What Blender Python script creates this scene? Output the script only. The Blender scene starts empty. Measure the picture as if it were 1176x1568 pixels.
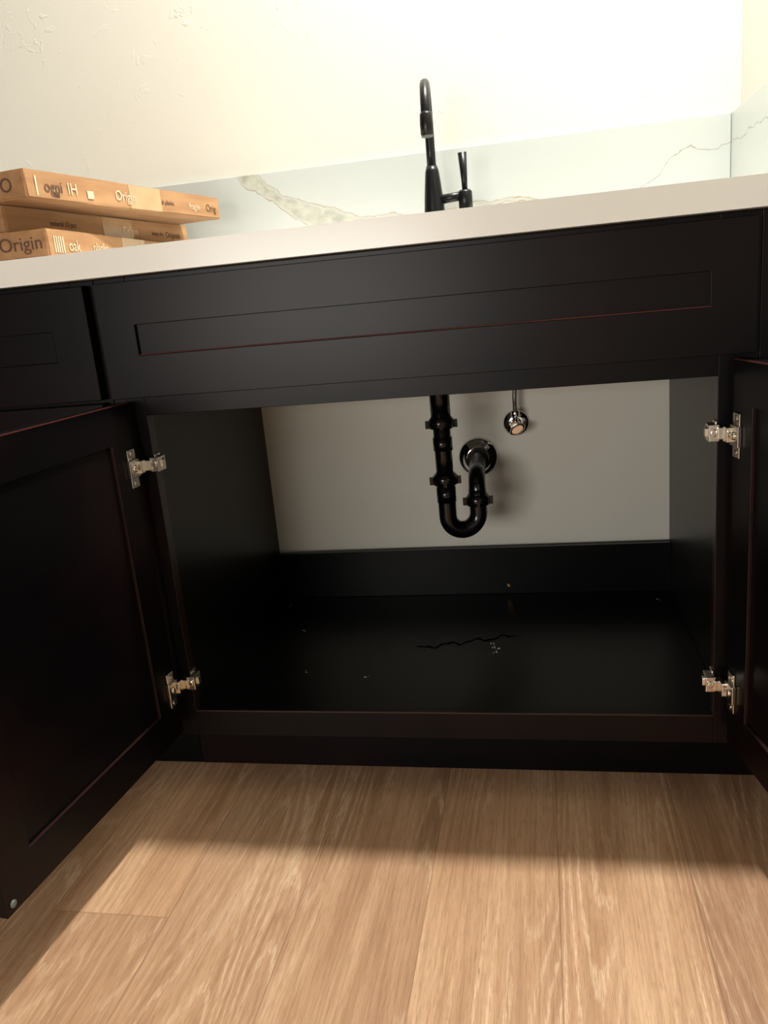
import bpy, bmesh, math, random
from mathutils import Vector, Matrix
random.seed(4)
sc=bpy.context.scene
COL=bpy.context.collection
try:
    sc.view_settings.view_transform='Standard'
except Exception: pass

# ---------------- materials ----------------
def s2l(c):
    return tuple([((v/255)/12.92 if v/255<=.04045 else (((v/255)+.055)/1.055)**2.4) for v in c])+(1,)
class NT:
    def __init__(s,name):
        s.m=bpy.data.materials.new(name); s.m.use_nodes=True
        s.t=s.m.node_tree; s.b=s.t.nodes['Principled BSDF']
    def n(s,typ,**k):
        x=s.t.nodes.new(typ)
        for a,v in k.items(): setattr(x,a,v)
        return x
    def l(s,a,b): s.t.links.new(a,b)
    def setin(s,node,key,v):
        if isinstance(v,bpy.types.NodeSocket): s.l(v,node.inputs[key])
        else: node.inputs[key].default_value=v
    def math(s,op,a,b=None,c=None,clamp=False):
        x=s.n('ShaderNodeMath',operation=op,use_clamp=clamp)
        s.setin(x,0,a)
        if b is not None: s.setin(x,1,b)
        if c is not None: s.setin(x,2,c)
        return x.outputs[0]
    def mix(s,f,a,b,blend='MIX'):
        x=s.n('ShaderNodeMix',data_type='RGBA',blend_type=blend)
        s.setin(x,0,f); s.setin(x,6,a); s.setin(x,7,b); return x.outputs[2]
    def comb(s,x,y,z):
        c=s.n('ShaderNodeCombineXYZ'); s.setin(c,0,x); s.setin(c,1,y); s.setin(c,2,z); return c.outputs[0]
    def noise(s,vec,scale=5,detail=3,rough=.5,dist=0):
        x=s.n('ShaderNodeTexNoise'); x.inputs['Scale'].default_value=scale; x.inputs['Detail'].default_value=detail
        x.inputs['Roughness'].default_value=rough; x.inputs['Distortion'].default_value=dist
        if vec is not None: s.l(vec,x.inputs['Vector'])
        return x.outputs['Fac']
    def ramp(s,f,stops):
        x=s.n('ShaderNodeValToRGB'); s.l(f,x.inputs[0]); e=x.color_ramp.elements
        while len(e)<len(stops): e.new(.5)
        for i,(p,c) in enumerate(stops):
            e[i].position=p; e[i].color=c if not isinstance(c,(int,float)) else (c,c,c,1)
        return x.outputs[0]
    def pos(s):
        g=s.n('ShaderNodeNewGeometry'); return g.outputs['Position']
    def obj(s):
        g=s.n('ShaderNodeTexCoord'); return g.outputs['Object']
    def bump(s,h,strength=.3,dist=.001):
        x=s.n('ShaderNodeBump'); x.inputs['Strength'].default_value=strength; x.inputs['Distance'].default_value=dist
        s.l(h,x.inputs['Height']); s.l(x.outputs[0],s.b.inputs['Normal'])
def simple(name,rgb,rough=.5,metal=0,spec=.5,var=.06,scale=30,bump=0,coat=0):
    m=NT(name); c=s2l(rgb)
    f=m.noise(m.obj(),scale,3)
    d=tuple(v*(1-var) for v in c[:3])+(1,); u=tuple(min(1,v*(1+var)) for v in c[:3])+(1,)
    m.l(m.ramp(f,[(.3,d),(.7,u)]),m.b.inputs['Base Color'])
    m.b.inputs['Roughness'].default_value=rough; m.b.inputs['Metallic'].default_value=metal
    m.b.inputs['Specular IOR Level'].default_value=spec
    m.b.inputs['Coat Weight'].default_value=coat
    if bump: m.bump(f,bump,.0005)
    return m.m

def mat_espresso():
    m=NT('espresso_wood'); p=m.obj()
    sp=m.n('ShaderNodeSeparateXYZ'); m.l(p,sp.inputs[0])
    f=m.noise(m.comb(m.math('MULTIPLY',sp.outputs[0],3),m.math('MULTIPLY',sp.outputs[1],30),m.math('MULTIPLY',sp.outputs[2],30)),2,4)
    base=m.ramp(f,[(.3,s2l((4,3,5))),(.75,s2l((9,6,8)))])
    big=m.noise(m.pos(),2.6,3,.5)
    base=m.mix(m.ramp(big,[(.45,0),(.68,1)]),base,s2l((22,9,10)))  # broad reddish patches paint a warm reflected sheen into the base colour
    m.l(base,m.b.inputs['Base Color'])
    m.b.inputs['Roughness'].default_value=.34; m.b.inputs['Specular IOR Level'].default_value=.15
    m.bump(f,.05,.0003)
    return m.m
ESP=mat_espresso()
RED=simple('espresso_worn_edge_highlight',(74,30,25),.35,var=.4,scale=9)  # reddish highlight on worn bevels, painted as a colour
DRED=simple('espresso_edge_highlight_dark',(34,15,13),.35,var=.5,scale=14)  # darker tone of the painted edge highlight
MEL=simple('black_melamine',(2,3,4),.3,spec=.17,var=.1,scale=60)
MELS=simple('charcoal_side_panel',(13,11,11),.33,spec=.3,var=.08,scale=60)
BLK=simple('matte_black_metal',(13,14,17),.32,metal=.2,spec=.4)
ABS=simple('black_abs_plastic',(6,6,7),.2,spec=.4)
CHR=simple('chrome',(225,225,225),.08,metal=1)
NIK=simple('nickel_hinge',(215,210,200),.22,metal=1)
BRS=simple('brass_screw',(170,130,60),.3,metal=1)
STL=simple('stainless_steel',(170,170,170),.3,metal=1)
RUB=simple('grey_bumper',(90,98,95),.3)
CRUMB=simple('plaster_crumb',(150,150,146),.8)

def mat_wall(name,rgb):
    m=NT(name); p=m.pos()
    n1=m.noise(p,6,2,.5,.4); n2=m.noise(p,90,4)
    patch=m.ramp(n1,[(.58,0),(.66,1)])
    flecks=m.ramp(m.noise(p,22,3,.6,1.5),[(.61,0),(.65,1)])
    h=m.math('ADD',m.math('MULTIPLY',patch,flecks),m.math('MULTIPLY',n2,.08))
    c=s2l(rgb); d=tuple(v*.985 for v in c[:3])+(1,)
    m.l(m.mix(n2,d,c),m.b.inputs['Base Color'])
    m.b.inputs['Roughness'].default_value=.7; m.b.inputs['Specular IOR Level'].default_value=.25
    m.bump(h,.28,.0024)
    return m.m
WALL=mat_wall('painted_drywall',(202,200,190))
CEIL=mat_wall('ceiling_paint',(222,222,216))

def mat_quartz(veins):
    m=NT('quartz_veined' if veins else 'quartz_plain'); p=m.pos()
    if veins: base=m.mix(m.noise(p,3,3),s2l((174,179,175)),s2l((184,188,184)))
    else: base=m.mix(m.noise(p,3,3),s2l((226,226,219)),s2l((234,233,226)))
    if veins:
        sp=m.n('ShaderNodeSeparateXYZ'); m.l(p,sp.inputs[0]); X,Z=sp.outputs[0],sp.outputs[2]
        nz=m.noise(p,14,5,.6); nz2=m.noise(p,40,4,.6)
        Zd=m.math('ADD',Z,m.math('MULTIPLY',m.math('SUBTRACT',nz,.5),.045))
        def fc(pts):
            u=m.math('MULTIPLY_ADD',X,1/1.2,.5,clamp=True)
            c=m.n('ShaderNodeFloatCurve'); cm=c.mapping.curves[0]
            pp=[((x+.6)/1.2,v) for x,v in pts]
            cm.points[0].location=pp[0]; cm.points[1].location=pp[-1]
            for q in pp[1:-1]: cm.points.new(*q)
            c.mapping.update(); m.l(u,c.inputs['Value']); return c.outputs[0]
        def H(pts): return fc([(x,(z-.9)*5) for x,z in pts])
        hc=H([(-.6,1.09),(-.41,1.085),(-.36,1.045),(-.28,.995),(-.2,.976),(-.05,.966),(.02,.978),(.1,.974),(.17,.972),(.24,.95),(.6,.93)])
        wd=fc([(-.6,.0),(-.43,.0),(-.40,1.0),(-.35,.6),(-.28,.95),(-.2,.6),(-.05,.25),(.05,.3),(.15,.2),(.22,.1),(.26,0),(.6,0)])
        dist=m.math('ABSOLUTE',m.math('SUBTRACT',m.math('MULTIPLY',m.math('SUBTRACT',Zd,.9),5),hc))
        w=m.math('MULTIPLY',wd,.13)
        inside=m.math('SUBTRACT',w,dist)
        body=m.math('MULTIPLY',inside,18,clamp=True)
        edge=m.math('SUBTRACT',1,m.math('MULTIPLY',m.math('ABSOLUTE',m.math('SUBTRACT',inside,.008)),90),clamp=True)
        edge=m.math('MULTIPLY',edge,m.math('GREATER_THAN',wd,.04))
        vc=m.mix(m.ramp(nz2,[(.35,0),(.65,1)]),s2l((134,134,112)),s2l((178,176,158)))
        base=m.mix(m.math('MULTIPLY',body,.72),base,vc)
        base=m.mix(m.math('MULTIPLY',m.math('MULTIPLY',edge,m.ramp(nz2,[(.3,.3),(.6,1)])),.8),base,s2l((142,114,58)))
        h2=H([(-.6,.93),(.3,.93),(.37,.965),(.42,.99),(.435,1.012),(.47,1.03),(.5,1.018),(.545,1.03),(.6,1.04)])
        d2=m.math('ABSOLUTE',m.math('SUBTRACT',m.math('MULTIPLY',m.math('SUBTRACT',Zd,.9),5),h2))
        e2=m.math('MULTIPLY',m.math('SUBTRACT',1,m.math('MULTIPLY',d2,120),clamp=True),m.math('GREATER_THAN',X,.3))
        base=m.mix(m.math('MULTIPLY',e2,.6),base,s2l((118,104,78)))
    m.l(base,m.b.inputs['Base Color']); m.b.inputs['Roughness'].default_value=.25
    return m.m
QV=mat_quartz(True); QP=mat_quartz(False)

def mat_floor():
    m=NT('oak_vinyl_plank'); p=m.pos(); sp=m.n('ShaderNodeSeparateXYZ'); m.l(p,sp.inputs[0]); X,Y=sp.outputs[0],sp.outputs[1]
    W=.18
    u=m.math('DIVIDE',X,W); pid=m.math('FLOOR',u); fx=m.math('SUBTRACT',u,pid)
    is3=m.math('COMPARE',pid,-3,.1)
    yo=m.math('ADD',m.math('MULTIPLY_ADD',pid,.06,.74),m.math('MULTIPLY',is3,-.27))
    v=m.math('DIVIDE',m.math('ADD',Y,yo),1.22); rid=m.math('FLOOR',v); fy=m.math('SUBTRACT',v,rid)
    wn=m.n('ShaderNodeTexWhiteNoise',noise_dimensions='2D'); m.l(m.comb(pid,rid,0),wn.inputs['Vector']); R=wn.outputs['Value']
    off=m.math('MULTIPLY',R,37)
    Xo=m.math('ADD',X,off)
    n=m.noise(m.comb(m.math('MULTIPLY',Xo,8.0),m.math('MULTIPLY',Y,.85),off),1,1.2,.3,.1)
    wob=m.noise(m.comb(m.math('MULTIPLY',Xo,110),m.math('MULTIPLY',Y,34),off),1,3,.6)
    rings=m.math('SINE',m.math('ADD',m.math('MULTIPLY',n,165),m.math('MULTIPLY',wob,2.6)))
    rings=m.math('MULTIPLY_ADD',rings,.5,.5)
    fib=m.noise(m.comb(m.math('MULTIPLY',Xo,800),m.math('MULTIPLY',Y,34),off),1,4,.65)
    fib2=m.noise(m.comb(m.math('MULTIPLY',Xo,220),m.math('MULTIPLY',Y,4),off),1,4,.6)
    big=m.noise(m.comb(m.math('MULTIPLY',Xo,16),m.math('MULTIPLY',Y,2.0),off),1,3,.55,.2)
    c=m.ramp(big,[(.25,s2l((158,121,91))),(.5,s2l((184,147,114))),(.75,s2l((202,168,134)))])
    c=m.mix(m.math('MULTIPLY',m.ramp(fib2,[(.38,1),(.54,0)]),.34),c,s2l((134,98,70)))
    c=m.mix(m.math('MULTIPLY',m.ramp(fib,[(.38,1),(.5,0)]),.34),c,s2l((128,94,68)))
    patch=m.ramp(m.noise(m.comb(m.math('MULTIPLY',Xo,8),m.math('MULTIPLY',Y,1.6),m.math('ADD',off,5)),1,2),[(.40,.1),(.60,1)])
    rr=m.math('MULTIPLY',m.math('MULTIPLY',m.ramp(rings,[(.76,0),(.92,1)]),m.ramp(fib,[(.42,.05),(.54,1)])),patch)
    c=m.mix(m.math('MULTIPLY',rr,.44),c,s2l((222,198,168)))
    dk=m.math('MULTIPLY',m.math('MULTIPLY',m.ramp(rings,[(.0,1),(.3,0)]),m.ramp(fib,[(.4,1),(.6,.1)])),patch)
    c=m.mix(m.math('MULTIPLY',dk,.35),c,s2l((126,92,66)))
    vo=m.n('ShaderNodeTexVoronoi'); m.l(m.comb(m.math('MULTIPLY',Xo,5.2),m.math('MULTIPLY',Y,1.9),off),vo.inputs['Vector']); vo.inputs['Scale'].default_value=1
    k=m.ramp(vo.outputs['Distance'],[(.02,1),(.11,0)])
    c=m.mix(m.math('MULTIPLY',k,.6),c,s2l((92,70,54)))
    tone=m.ramp(R,[(0,(.84,.80,.78,1)),(.5,(.95,.94,.93,1)),(1,(1.07,1.05,1.03,1))])
    c=m.mix(1.0,c,tone,'MULTIPLY')
    sx=m.math('MINIMUM',fx,m.math('SUBTRACT',1,fx)); sy=m.math('MINIMUM',fy,m.math('SUBTRACT',1,fy))
    seam=m.math('MAXIMUM',m.math('LESS_THAN',sx,.005),m.math('LESS_THAN',sy,.0006))
    c=m.mix(m.math('MULTIPLY',seam,.42),c,s2l((96,68,50)))
    m.l(c,m.b.inputs['Base Color'])
    m.b.inputs['Roughness'].default_value=.5; m.b.inputs['Specular IOR Level'].default_value=.3
    m.bump(m.math('SUBTRACT',fib,m.math('MULTIPLY',seam,1.5)),.1,.0005)
    return m.m
FLOOR=mat_floor()
def mat_card():
    m=NT('kraft_cardboard'); p=m.obj(); sp=m.n('ShaderNodeSeparateXYZ'); m.l(p,sp.inputs[0])
    f=m.noise(m.comb(m.math('MULTIPLY',sp.outputs[0],40),m.math('MULTIPLY',sp.outputs[1],6),m.math('MULTIPLY',sp.outputs[2],60)),1,4)
    m.l(m.ramp(f,[(.3,s2l((142,102,66))),(.7,s2l((168,128,88)))]),m.b.inputs['Base Color'])
    m.b.inputs['Roughness'].default_value=.8
    return m.m
CARD=mat_card(); INK=simple('brown_ink',(88,62,44),.8); INKW=simple('white_ink',(204,180,150),.7,var=.15); TAPE=simple('clear_packing_tape',(176,144,106),.12,var=.1,coat=.5)

# ---------------- geometry helpers ----------------
def empty(name,loc=(0,0,0)):
    o=bpy.data.objects.new(name,None); o.empty_display_size=.05; COL.objects.link(o); o.location=loc; return o
def mkobj(name,bm,mats,parent=None,smooth=False,bevel=0,mtx=None):
    me=bpy.data.meshes.new(name); 
    bmesh.ops.recalc_face_normals(bm,faces=bm.faces)
    bm.to_mesh(me); bm.free()
    for mm in (mats if isinstance(mats,(list,tuple)) else [mats]): me.materials.append(mm)
    o=bpy.data.objects.new(name,me); COL.objects.link(o)
    if smooth:
        for p in me.polygons: p.use_smooth=True
    if bevel:
        b=o.modifiers.new('bevel','BEVEL'); b.width=bevel; b.segments=2; b.limit_method='ANGLE'; b.angle_limit=math.radians(40)
    if parent: o.parent=parent
    if mtx is not None: o.matrix_local=mtx
    return o
def addbox(bm,x0,x1,y0,y1,z0,z1,mi=0,mtx=None):
    vs=[bm.verts.new((x,y,z)) for x in (x0,x1) for y in (y0,y1) for z in (z0,z1)]
    F=[(0,1,3,2),(4,6,7,5),(0,4,5,1),(2,3,7,6),(0,2,6,4),(1,5,7,3)]
    for f in F:
        fa=bm.faces.new([vs[i] for i in f]); fa.material_index=mi
    if mtx is not None: bmesh.ops.transform(bm,matrix=mtx,verts=vs)
    return vs
def addframe(bm,x0,x1,z0,z1,rx,rz,y0,y1,mi=0):
    """one-piece rectangular ring"""
    def q(y): 
        return [bm.verts.new(p) for p in ((x0,y,z0),(x1,y,z0),(x1,y,z1),(x0,y,z1),(x0+rx,y,z0+rz),(x1-rx,y,z0+rz),(x1-rx,y,z1-rz),(x0+rx,y,z1-rz))]
    A,B=q(y0),q(y1)
    for i in range(4):
        j=(i+1)%4
        for f in ((A[i],A[j],A[4+j],A[4+i]),(B[i],B[4+i],B[4+j],B[j]),(A[i],B[i],B[j],A[j]),(A[4+i],A[4+j],B[4+j],B[4+i])):
            bm.faces.new(f).material_index=mi
def boxes(name,lst,mats,parent=None,bevel=.001,mtx=None):
    bm=bmesh.new()
    for b in lst: addbox(bm,*b)
    return mkobj(name,bm,mats,parent,bevel=bevel,mtx=mtx)
def tube(bm,pts,rads,seg=20,caps=True,mi=0):
    pts=[Vector(p) for p in pts]
    if not isinstance(rads,(list,tuple)): rads=[rads]*len(pts)
    rings=[]; t0=(pts[1]-pts[0]).normalized()
    a=Vector((0,0,1)) if abs(t0.z)<.9 else Vector((1,0,0))
    nrm=t0.cross(a).normalized()
    for i,p in enumerate(pts):
        if i==0: t=t0
        elif i==len(pts)-1: t=(pts[i]-pts[i-1]).normalized()
        else: t=((pts[i+1]-pts[i]).normalized()+(pts[i]-pts[i-1]).normalized()).normalized()
        nrm=(nrm-t*nrm.dot(t)).normalized(); bn=t.cross(nrm)
        rings.append([bm.verts.new(p+(nrm*math.cos(k*2*math.pi/seg)+bn*math.sin(k*2*math.pi/seg))*rads[i]) for k in range(seg)])
    for i in range(len(rings)-1):
        for k in range(seg):
            f=bm.faces.new((rings[i][k],rings[i][(k+1)%seg],rings[i+1][(k+1)%seg],rings[i+1][k])); f.material_index=mi; f.smooth=True
    if caps:
        f=bm.faces.new(rings[0][::-1]); f.material_index=mi
        f=bm.faces.new(rings[-1]); f.material_index=mi
def arc(c,a,b,r,t0,t1,n=14):
    c,a,b=Vector(c),Vector(a),Vector(b)
    return [c+a*r*math.cos(t0+(t1-t0)*i/n)+b*r*math.sin(t0+(t1-t0)*i/n) for i in range(n+1)]
def lathe_z(bm,prof,c=(0,0,0),axis=(0,0,1),seg=28,mi=0):
    ax=Vector(axis).normalized(); c=Vector(c)
    tube(bm,[c+ax*(z+1e-5*i) for i,(r,z) in enumerate(prof)],[r for r,z in prof],seg,True,mi)

# ---------------- room ----------------
def room(name,b,mat): return boxes(name,[b],mat,bevel=0)
room('floor',(-2.6,.568,-3.2,.59,-.05,0),FLOOR)
room('wall_back',(-2.6,.668,.59,.69,0,2.6),WALL)
room('wall_right',(.568,.668,-3.2,.59,0,2.6),WALL)
room('ceiling',(-2.6,.668,-3.2,.69,2.6,2.7),CEIL)

# ---------------- cabinets ----------------
def shaker(name,x0,x1,z0,z1,y0,y1,parent,rail,depth=.006,mtx=None,bev=.0015,lip=1):
    rx,rz=rail
    bm=bmesh.new(); addframe(bm,x0,x1,z0,z1,rx,rz,y0,y1)
    addbox(bm,x0+rx-.002,x1-rx+.002,y0+depth,y1-.001,z0+rz-.002,z1-rz+.002)
    e=.0016; a=y0+depth
    if lip: addbox(bm,x0+rx,x1-rx,y0+.0002,a,z0+rz,z0+rz+e,1)  # thin strip paints the highlight along the lower recess edge
    return mkobj(name,bm,[ESP,RED],parent,bevel=bev,mtx=mtx)

HO=.4166; CB=.467
ZB,ZT=.162,.669
cab=empty('sink_base_cabinet')
boxes('face_frame',[(-CB,-HO,0,.019,.115,.876),(HO,CB,0,.019,.115,.876),
 (-HO,HO,0,.019,.115,ZB),(-HO,HO,0,.019,ZT,.876)],ESP,cab,bevel=.0008)
boxes('worn_edge_highlights',[(-HO,HO,-.0006,.001,ZB-.0018,ZB+.0003),(-HO-.0003,-HO+.0004,.0,.019,ZB,ZT),(HO-.0004,HO+.0003,0,.019,ZB,ZT)],DRED,cab,bevel=0)  # slim strips paint the dark red edge highlight around the opening
boxes('side_panels',[(-CB+.001,-.44,.019,.585,0.115,.876),(.44,CB-.001,.019,.585,0.115,.876),(-CB+.001,-.44,.109,.585,0.001,.115),(.44,CB-.001,.109,.585,0.001,.115)],MELS,cab)
boxes('cabinet_bottom',[(-.44,.44,.019,.565,.131,.149)],MEL,cab)
boxes('back_nail_rail',[(-.44,.44,.553,.567,.149,.257)],MEL,cab)
boxes('toe_kick',[(-CB,.5675,.093,.108,.001,.131)],ESP,cab,bevel=0)
boxes('filler_strip',[(CB+.0005,.5675,0,.019,.115,.876)],ESP,cab)
shaker('false_drawer_front',-.459,.459,.6987,.8685,-.0205,-.0005,cab,(.057,.0625))
bm=bmesh.new(); lathe_z(bm,[(.0045,0),(.0045,.0015),(.003,.0025)],(.094,.553,.169),(0,-1,0),16); mkobj('screw',bm,BRS,cab)

def door(name,hx,ang,sgn):
    e=empty(name); e.parent=cab; e.location=(hx,-.021,0); e.rotation_euler=(0,0,ang)
    w=.432
    x0,x1=(0,w) if sgn>0 else (-w,0)
    bm=bmesh.new(); rz=.057
    z0,z1=.134,.6935
    addframe(bm,x0,x1,z0,z1,rz,rz,-.02,0)
    addbox(bm,x0+rz-.002,x1-rz+.002,-.014,-.005,z0+rz-.002,z1-rz+.002)
    addbox(bm,x0+rz,x1-rz,-.005,-.0003,z0+rz,z0+rz+.0010,2)  # painted highlight line on the panel recess, bottom edge
    hxl=(x0+rz,x0+rz+.0009) if sgn>0 else (x1-rz-.0009,x1-rz)
    addbox(bm,*hxl,-.005,-.0003,z0+rz,z1-rz,2)  # same painted highlight along the hinge-side stile
    addbox(bm,x0+.001,x1-.001,-.0015,.0003,z1-.0015,z1+.0003,1)  # reddish highlight painted along the door's top edge
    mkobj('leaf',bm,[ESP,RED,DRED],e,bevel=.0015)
    bm=bmesh.new()
    fx=(w-.012)*sgn
    lathe_z(bm,[(.005,0),(.005,.0015),(.003,.003)],(fx,0,.146),(0,1,0),16)
    lathe_z(bm,[(.005,0),(.005,.0015),(.003,.003)],(fx,0,.681),(0,1,0),16)
    mkobj('bumpers',bm,RUB,e)
    for i,hz in enumerate((.594,.220)):
        bm=bmesh.new(); s=sgn
        def bx(a,b,c,d,f,g): addbox(bm,min(a*s,b*s),max(a*s,b*s),c,d,f,g)
        bx(.006,.026,0,.0025,hz-.030,hz+.030)
        bx(.004,.030,0,.006,hz-.014,hz+.014)
        lathe_z(bm,[(.0045,0),(.004,.002)],(.016*s,.0024,hz+.023),(0,1,0),12)
        lathe_z(bm,[(.0045,0),(.004,.002)],(.016*s,.0024,hz-.023),(0,1,0),12)
        lathe_z(bm,[(.006,0),(.005,.003)],(.017*s,.0055,hz),(0,1,0),12)
        bx(-.003,.010,.002,.012,hz-.010,hz+.010)
        mkobj('hinge_wing_%d'%(i+1),bm,NIK,e,bevel=.0015)
    return e
door('door_left_leaf',-.4342,-1.65,1)
door('door_right_leaf',.4316,1.75,-1)
for i,(s,hz) in enumerate(((-1,.594),(-1,.220),(1,.594),(1,.220))):
    bm=bmesh.new()
    def bx(a,b,c,d,f,g):
        X=sorted(((HO-a)*s,(HO-b)*s)); addbox(bm,X[0],X[1],c,d,f,g)
    bx(0,.003,.0,.018,hz-.014,hz+.014)
    bx(.0,.014,-.016,.010,hz-.0115,hz+.0115)
    bx(-.010,.003,-.020,-.001,hz-.008,hz+.008)
    bx(.003,.017,-.006,.003,hz-.006,hz+.006)
    lathe_z(bm,[(.0055,0),(.0045,.003)],((HO-.008)*s,-.016,hz+.001),(0,-1,0),14)
    lathe_z(bm,[(.004,0),(.003,.002)],((HO-.013)*s,.004,hz+.005),(-s,0,0),14)
    mkobj('hinge_body_%d'%(i+1),bm,NIK,cab,bevel=.0015)

nb=empty('drawer_base_cabinet')
NX0,NX1=-1.40,-.468
boxes('face_frame',[(NX0,NX0+.04,0,.019,.115,.876),(NX1-.04,NX1,0,.019,.115,.876),(NX0+.04,NX1-.04,0,.019,.115,.16),(NX0+.04,NX1-.04,0,.019,.66,.71),(NX0+.04,NX1-.04,0,.019,.83,.876)],ESP,nb)
boxes('carcass',[(NX0,NX0+.018,.019,.585,.115,.875),(NX1-.018,NX1,.019,.585,.115,.875),(NX0+.018,NX1-.018,.019,.585,.131,.149),(NX0+.018,NX1-.018,.57,.585,.149,.875),(NX0,NX1,.093,.108,.001,.131)],MEL,nb)
for k,(a,b) in enumerate(((-.9325,-.476),(-1.395,-.9385))):
    shaker('drawer_front_%d'%(k+1),a,b,.6987,.8685,-.0205,-.0005,nb,(.062,.0625),lip=0,depth=.005)
    shaker('door_front_%d'%(k+1),a,b,.134,.6935,-.0205,-.0005,nb,(.057,.057),lip=0)

# ---------------- countertop, splash ----------------
ct=empty('countertop')
cx0,cx1,cy0,cy1=-1.43,.5675,-.037,.5695
sx0,sx1,sy0,sy1=-.30,.28,.08,.42
boxes('slab',[(cx0,cx1,cy0,sy0,.8765,.914),(cx0,cx1,sy1,.5895,.8765,.914),(cx0,sx0,sy0,sy1,.8765,.914),(sx1,cx1,sy0,sy1,.8765,.914)],QP,ct,bevel=0)
boxes('backsplash',[(cx0,.5475,.57,.5895,.9142,1.083)],QV,None,bevel=.001)
boxes('backsplash',[(.548,.5675,-.037,.5895,.9142,1.083)],QV,None,bevel=.001)

# ---------------- sink ----------------
sk=empty('kitchen_sink')
t=.002
boxes('bowl',[(sx0,sx1,sy0,sy1,.690,.692),(sx0,sx0+t,sy0,sy1,.692,.876),(sx1-t,sx1,sy0,sy1,.692,.876),(sx0,sx1,sy0,sy0+t,.692,.876),(sx0,sx1,sy1-t,sy1,.692,.876)],STL,sk,bevel=.0005)
bm=bmesh.new(); lathe_z(bm,[(.055,0),(.055,.002),(.042,.003),(.03,.001)],(-.005,.36,.692)); mkobj('strainer',bm,CHR,sk)

# ---------------- drain trap ----------------
dt=empty('drain_trap')
bm=bmesh.new()
ax,ay=-.006,.36; bx_,by_=.052,.385
lathe_z(bm,[(.019,0),(.019,.115)],(ax,ay,.575))
lathe_z(bm,[(.0165,0),(.0165,.16)],(ax,ay,.44))
d=Vector((bx_-ax,by_-ay,0)); rr=d.length/2; dn=d.normalized(); mid=Vector(((ax+bx_)/2,(ay+by_)/2,.388))
pts=[(ax,ay,.475),(ax,ay,.42)]+arc(mid,-dn,Vector((0,0,-1)),rr,0,math.pi,18)+[(bx_,by_,.42),(bx_,by_,.435)]
tube(bm,pts,.0172,22)
u2=Vector((.042-bx_,.575-by_,0)).normalized()
ec=Vector((bx_,by_,.428))+u2*.032
pe=[Vector((bx_,by_,.40)),Vector((bx_,by_,.415))]+arc(ec,-u2,Vector((0,0,1)),.032,0,math.pi/2,10)+[Vector((.042,.586,.4601))]
tube(bm,pe,.0165,22)
def nut(c,axis=(0,0,1),r=.0245,h=.02):
    c=Vector(c)
    lathe_z(bm,[(r*.86,-h/2),(r,-h/2+.002),(r,h/2-.004),(r*.86,h/2),(r*.78,h/2+.003)],c,axis,24)
    A=Vector(axis).normalized(); q=A.cross(Vector((.1,1,.02))).normalized(); w=A.cross(q)
    for k in range(4):
        dr=q*math.cos(k*math.pi/2+.2)+w*math.sin(k*math.pi/2+.2)
        M=Matrix.Translation(c+dr*(r+.0015))@Matrix((dr,A.cross(dr),A)).transposed().to_4x4()
        addbox(bm,-.004,.0045,-.003,.003,-h/2+.001,h/2-.004,0,M)
nut((ax,ay,.572)); nut((ax,ay,.462)); nut((bx_,by_,.412),r=.0235)
lathe_z(bm,[(.0185,0),(.0185,.025)],(ax,ay,.520))
lathe_z(bm,[(.0187,0),(.0187,.03)],(ax,ay,.418))
for yy in (.535,.545,.555): lathe_z(bm,[(.0235,0),(.0235,.006)],(.044,yy,.4601),(0,1,0))
mkobj('trap_pipe',bm,ABS,dt)
bm=bmesh.new(); lathe_z(bm,[(.0435,0),(.0435,.003),(.040,.008),(.030,.011),(.027,.022),(.0225,.022)],(.0415,.5895,.457),(0,-1,0),36); mkobj('escutcheon',bm,CHR,dt)

# ---------------- supply valve ----------------
sv=empty('water_supply_valve')
bm=bmesh.new(); vx,vz=.127,.527
lathe_z(bm,[(.0285,0),(.0285,.002),(.025,.006),(.012,.009)],(vx,.5895,vz),(0,-1,0),30)
lathe_z(bm,[(.008,0),(.008,.05)],(vx,.583,vz),(0,-1,0))
lathe_z(bm,[(.0105,0),(.0115,.004),(.0115,.02),(.0095,.026)],(vx,.563,vz),(0,-1,0))
lathe_z(bm,[(.007,0),(.007,.014),(.0095,.015),(.0095,.026),(.005,.028)],(vx,.548,vz+.006),(0,0,1))
nb0=len(bm.verts)
lathe_z(bm,[(.012,0),(.014,.003),(.014,.007),(.010,.010)],(0,0,0),(0,-1,0),24)
bm.verts.ensure_lookup_table()
bmesh.ops.transform(bm,matrix=Matrix.Translation((vx+.004,.531,vz-.004))@Matrix.Rotation(-.5,4,'Y')@Matrix.Diagonal((1.25,1,.7,1)),verts=bm.verts[nb0:])
mkobj('stop_valve',bm,CHR,sv)
bm=bmesh.new()
tube(bm,[(vx,.548,vz+.03),(vx,.548,vz+.06),(vx+.004,.545,vz+.11),(vx-.004,.53,vz+.2),(vx-.03,.50,.76),(.03,.48,.86)],.0045,12)
mkobj('braided_hose',bm,simple('braided_steel',(120,120,118),.4,metal=.8,scale=400,var=.4),sv)

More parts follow.
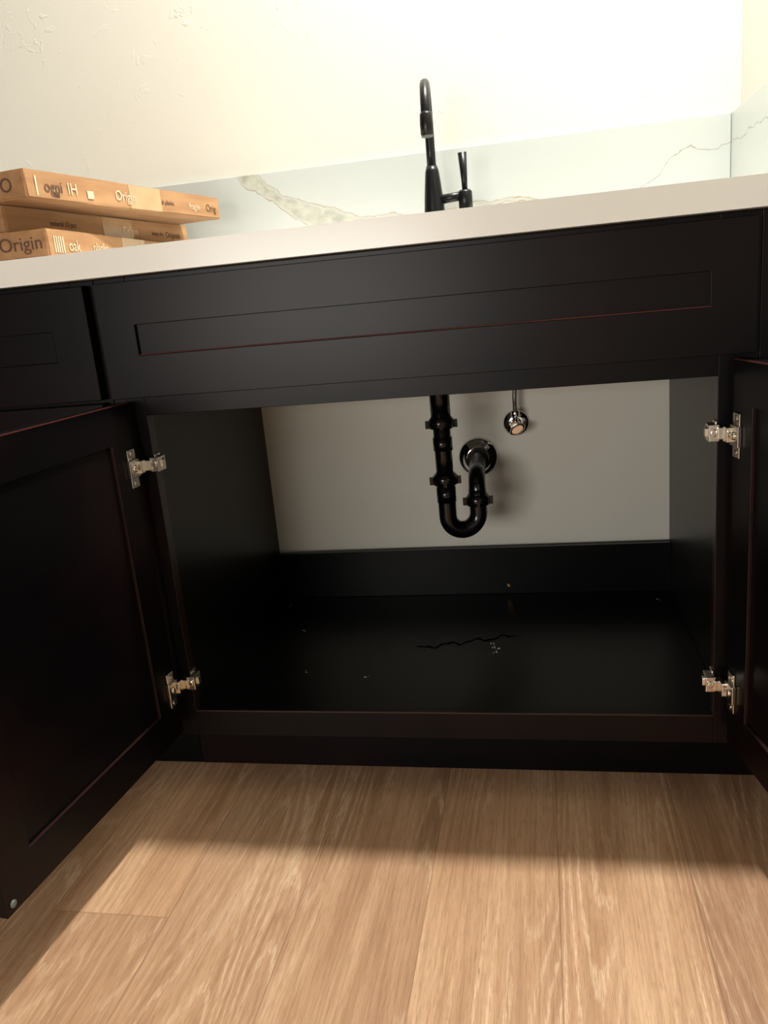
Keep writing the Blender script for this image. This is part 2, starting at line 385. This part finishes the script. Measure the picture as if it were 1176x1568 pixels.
# ---------------- faucet ----------------
fa=empty('kitchen_faucet')
bm=bmesh.new(); fx,fy=-.003,.475
lathe_z(bm,[(.026,0),(.026,.004),(.0215,.006),(.0195,.05),(.0175,.075),(.013,.118),(.0100,.128)],(fx,fy,.9142))
sd=Vector((.085,-.9964,0)); R=.062
c=Vector((fx,fy,1.106))+sd*R
pts=[(fx,fy,1.03),(fx,fy,1.07)]+arc(c,-sd,Vector((0,0,1)),R,0,math.pi,24)
tube(bm,pts,.0086,22)
hp=Vector((fx,fy,1.112))+sd*2*R
lathe_z(bm,[(.0086,0),(.0108,.004),(.0116,.02),(.0112,.036),(.0095,.038)],hp,(0,0,-1))
tube(bm,[(fx,fy,.980),(fx+.064,fy-.004,.984)],.0085,20)
lathe_z(bm,[(.0095,0),(.0132,.002),(.0132,.036),(.010,.040)],(fx+.060,fy-.004,.953))
tube(bm,[(fx+.060,fy-.004,.985),(fx+.060,fy-.005,1.012),(fx+.059,fy-.007,1.058)],[.0050,.0058,.0084],18)
mkobj('faucet_body',bm,BLK,fa)
bm=bmesh.new(); lathe_z(bm,[(.0102,0),(.0102,.0022)],hp+Vector((0,0,-.038)),(0,0,-1)); mkobj('spray_ring',bm,simple('spray_grey',(110,112,112),.4),fa)

# ---------------- boxes ----------------
def text_mesh(bm,txt,size,M,mi):
    cu=bpy.data.curves.new('t','FONT'); cu.body=txt; cu.size=size; cu.extrude=.0001
    o=bpy.data.objects.new('t',cu); COL.objects.link(o)
    dg=bpy.context.evaluated_depsgraph_get(); me=bpy.data.meshes.new_from_object(o.evaluated_get(dg))
    n0=len(bm.verts); f0=len(bm.faces); bm.from_mesh(me); bm.verts.ensure_lookup_table(); bm.faces.ensure_lookup_table()
    bmesh.ops.transform(bm,matrix=M,verts=bm.verts[n0:])
    for f in bm.faces[f0:]: f.material_index=mi
    bpy.data.objects.remove(o); bpy.data.curves.remove(cu); bpy.data.meshes.remove(me)
def carton(corner,far,z0,z1,w=.30,seed=0):
    rnd=random.Random(seed)
    a=Vector((*corner,0)); b=Vector((*far,0)); d=(b-a); L=d.length; d.normalize()
    e=empty('cardboard_box'); e.location=(a.x,a.y,z0); h=z1-z0-.0006
    e.rotation_euler=(0,0,math.atan2(d.y,d.x)-math.pi/2)
    bm=bmesh.new(); addbox(bm,-w,0,0,L,0,h)
    addbox(bm,-w+.001,-.001,-.0012,0,.002,h-.002)
    addbox(bm,0,.0010,.0015,L-.0015,.0015,h-.0015)
    bmesh.ops.subdivide_edges(bm,edges=[q for q in bm.edges if q.calc_length()>.1],cuts=6)
    for v in bm.verts: v.co+=Vector((rnd.uniform(-1,1),0,rnd.uniform(-.6,.6)))*.0006
    mkobj('carton',bm,[CARD],e,bevel=.0012)
    bm=bmesh.new()
    MX=Matrix(((0,0,1),(1,0,0),(0,1,0))).to_4x4()
    def side(t,s,y,z,mi): text_mesh(bm,t,s,Matrix.Translation((.0021,y,z))@MX,mi)
    def pr(y0,y1,za,zb,mi): addbox(bm,.0018,.0022,y0,y1,za,zb,mi)
    if seed==1:
        side('ogni',h*.6,.035,h*.28,0); pr(.018,.021,.004,h*.8,1); side('IH',h*.6,.085,h*.28,1); pr(.13,.145,.008,h*.5,1); side('Origin',h*.55,.20,h*.3,1); side('al planks',h*.3,.33,h*.35,0); side('fragile',h*.4,.42,h*.3,1); side('Orig',h*.5,.48,h*.28,0)
        for k in range(4): pr(.055+k*.003,.0565+k*.003,.004,h*.3,0)
    elif seed==2:
        side('Origin',h*.5,.30,h*.3,1); side('keep dry',h*.3,.40,h*.35,0); side('natural 12 pcs',h*.3,.1,h*.4,0); side('Originals',h*.4,.45,h*.3,0)
    else:
        for k in range(5): pr(.015+k*.006,.018+k*.006,.006,h*.75,1)
        side('oak',h*.6,.055,h*.25,1); side('planks',h*.5,.13,h*.3,1); side('Origin',h*.6,.27,h*.28,0); side('home',h*.5,.4,h*.3,1)
    ME=Matrix(((1,0,0),(0,0,-1),(0,1,0))).to_4x4()
    if seed==1: text_mesh(bm,'Origin',h*.7,Matrix.Translation((-.022,-.0021,h*.75))@ME@Matrix.Rotation(math.pi,4,'Z'),0)
    else: text_mesh(bm,'Origin',h*.7,Matrix.Translation((-.078,-.0021,h*.3))@ME,0)
    mkobj('print',bm,[INK,INKW],e)
    bm=bmesh.new(); addbox(bm,-.0002,.0016,L*.45,L*.62,.001,h-.001); mkobj('tape',bm,TAPE,e)
    return e
carton((-.517,-.020),(-.527,.500),.9145,.9545,seed=3)
carton((-.585,-.010),(-.5325,.525),.9547,.9945,seed=2)
carton((-.522,-.040),(-.4394,.485),.9947,1.0345,seed=1)

# ---------------- little things in the cabinet ----------------
ws=empty('water_spill')
WET=simple('water_soaked_streak',(1,1,1),.7,spec=.02)
DRY=simple('dried_drip',(24,27,29),.25,spec=.35)
bm=bmesh.new()
for i in range(150):
    x=random.gauss(-.01,.06); y=random.gauss(.30,.028); r=random.uniform(.0006,.0020)
    lathe_z(bm,[(r,0),(r*.7,.0006)],(x,y,.1491),(0,0,1),8)
mkobj('droplets',bm,DRY,ws)
bm=bmesh.new(); N=60
path=[Vector((-.08+.2*i/N,.268+.06*i/N+.007*math.sin(i*.4)+.003*math.sin(i*.9),0)) for i in range(N+1)]
L_=[];
for i,p in enumerate(path):
    w_=.0045*(.5+.5*math.sin(i*.55)**2)*min(1,i/8+.1,(N-i)/8+.1)
    L_.append((bm.verts.new((p.x,p.y-w_,.1496)),bm.verts.new((p.x,p.y+w_,.1496)),bm.verts.new((p.x,p.y,.1500))))
for i in range(N):
    bm.faces.new((L_[i][0],L_[i+1][0],L_[i+1][2],L_[i][2])); bm.faces.new((L_[i][2],L_[i+1][2],L_[i+1][1],L_[i][1]))
mkobj('streak',bm,WET,ws)
bm=bmesh.new()
for (x,y,m_) in [(.075,.27,1.5),(.083,.262,1.6),(.078,.25,1.4),(-.33,.36,1),(-.27,.17,1),(-.15,.15,1),(.405,.5,1),(.072,.285,1.5),(-.4,.5,1)]:
    for k in range(3):
        r=random.uniform(.0006,.0014)*m_; X=x+random.uniform(-.004,.004); Yy=y+random.uniform(-.004,.004)
        bmesh.ops.create_icosphere(bm,subdivisions=1,radius=r,matrix=Matrix.Translation((X,Yy,.1491+r*.6)))
mkobj('plaster_crumbs',bm,CRUMB,cab)

# ---------------- lights ----------------
dl=empty('recessed_downlight')
bm=bmesh.new(); LX,LY=.34,.16
lathe_z(bm,[(.085,0),(.085,.004),(.06,.006),(.055,.0035)],(LX,LY,2.598),(0,0,-1),40)
mkobj('trim_ring',bm,simple('white_trim',(235,235,230),.4),dl)
def lamp(name,typ,loc,rot,energy,color,**k):
    L=bpy.data.lights.new(name,typ); L.energy=energy; L.color=color
    for a,v in k.items(): setattr(L,a,v)
    o=bpy.data.objects.new(name,L); COL.objects.link(o); o.location=loc; o.rotation_euler=rot; return o
a=lamp('downlight_lamp','AREA',(LX,LY,2.585),(0,0,0),72,(1,.97,.915),shape='DISK',size=.09)
a.parent=dl
def aim(o,t):
    d=(Vector(t)-o.location).normalized(); o.rotation_euler=d.to_track_quat('-Z','Y').to_euler()
b=lamp('room_fill','AREA',(-.9,-3.1,.85),(0,0,0),48,(1,.955,.89),shape='RECTANGLE',size=1.2,size_y=.6); aim(b,(0,.2,.6))  # added fill behind the camera, brightens fronts and cabinet interior
w=bpy.data.worlds.new('w'); sc.world=w; w.use_nodes=True
w.node_tree.nodes['Background'].inputs[0].default_value=(1,.98,.95,1); w.node_tree.nodes['Background'].inputs[1].default_value=.04

# ---------------- camera ----------------
yaw,pitch,roll=.2066,-.2583,-.09409
f=Vector((-math.sin(yaw)*math.cos(pitch),math.cos(yaw)*math.cos(pitch),math.sin(pitch)))
r=Vector((math.cos(yaw),math.sin(yaw),0)); u=r.cross(f)
rc=r*math.cos(roll)+u*math.sin(roll); uc=-r*math.sin(roll)+u*math.cos(roll)
M=Matrix((rc,uc,-f)).transposed().to_4x4(); M.translation=Vector((.1845,-1.154,.8105))
cd=bpy.data.cameras.new('camera'); cam=bpy.data.objects.new('camera',cd); COL.objects.link(cam); cam.matrix_world=M
cd.sensor_fit='VERTICAL'; cd.sensor_height=32; cd.lens=1259/1600*32; cd.clip_start=.01
sc.camera=cam
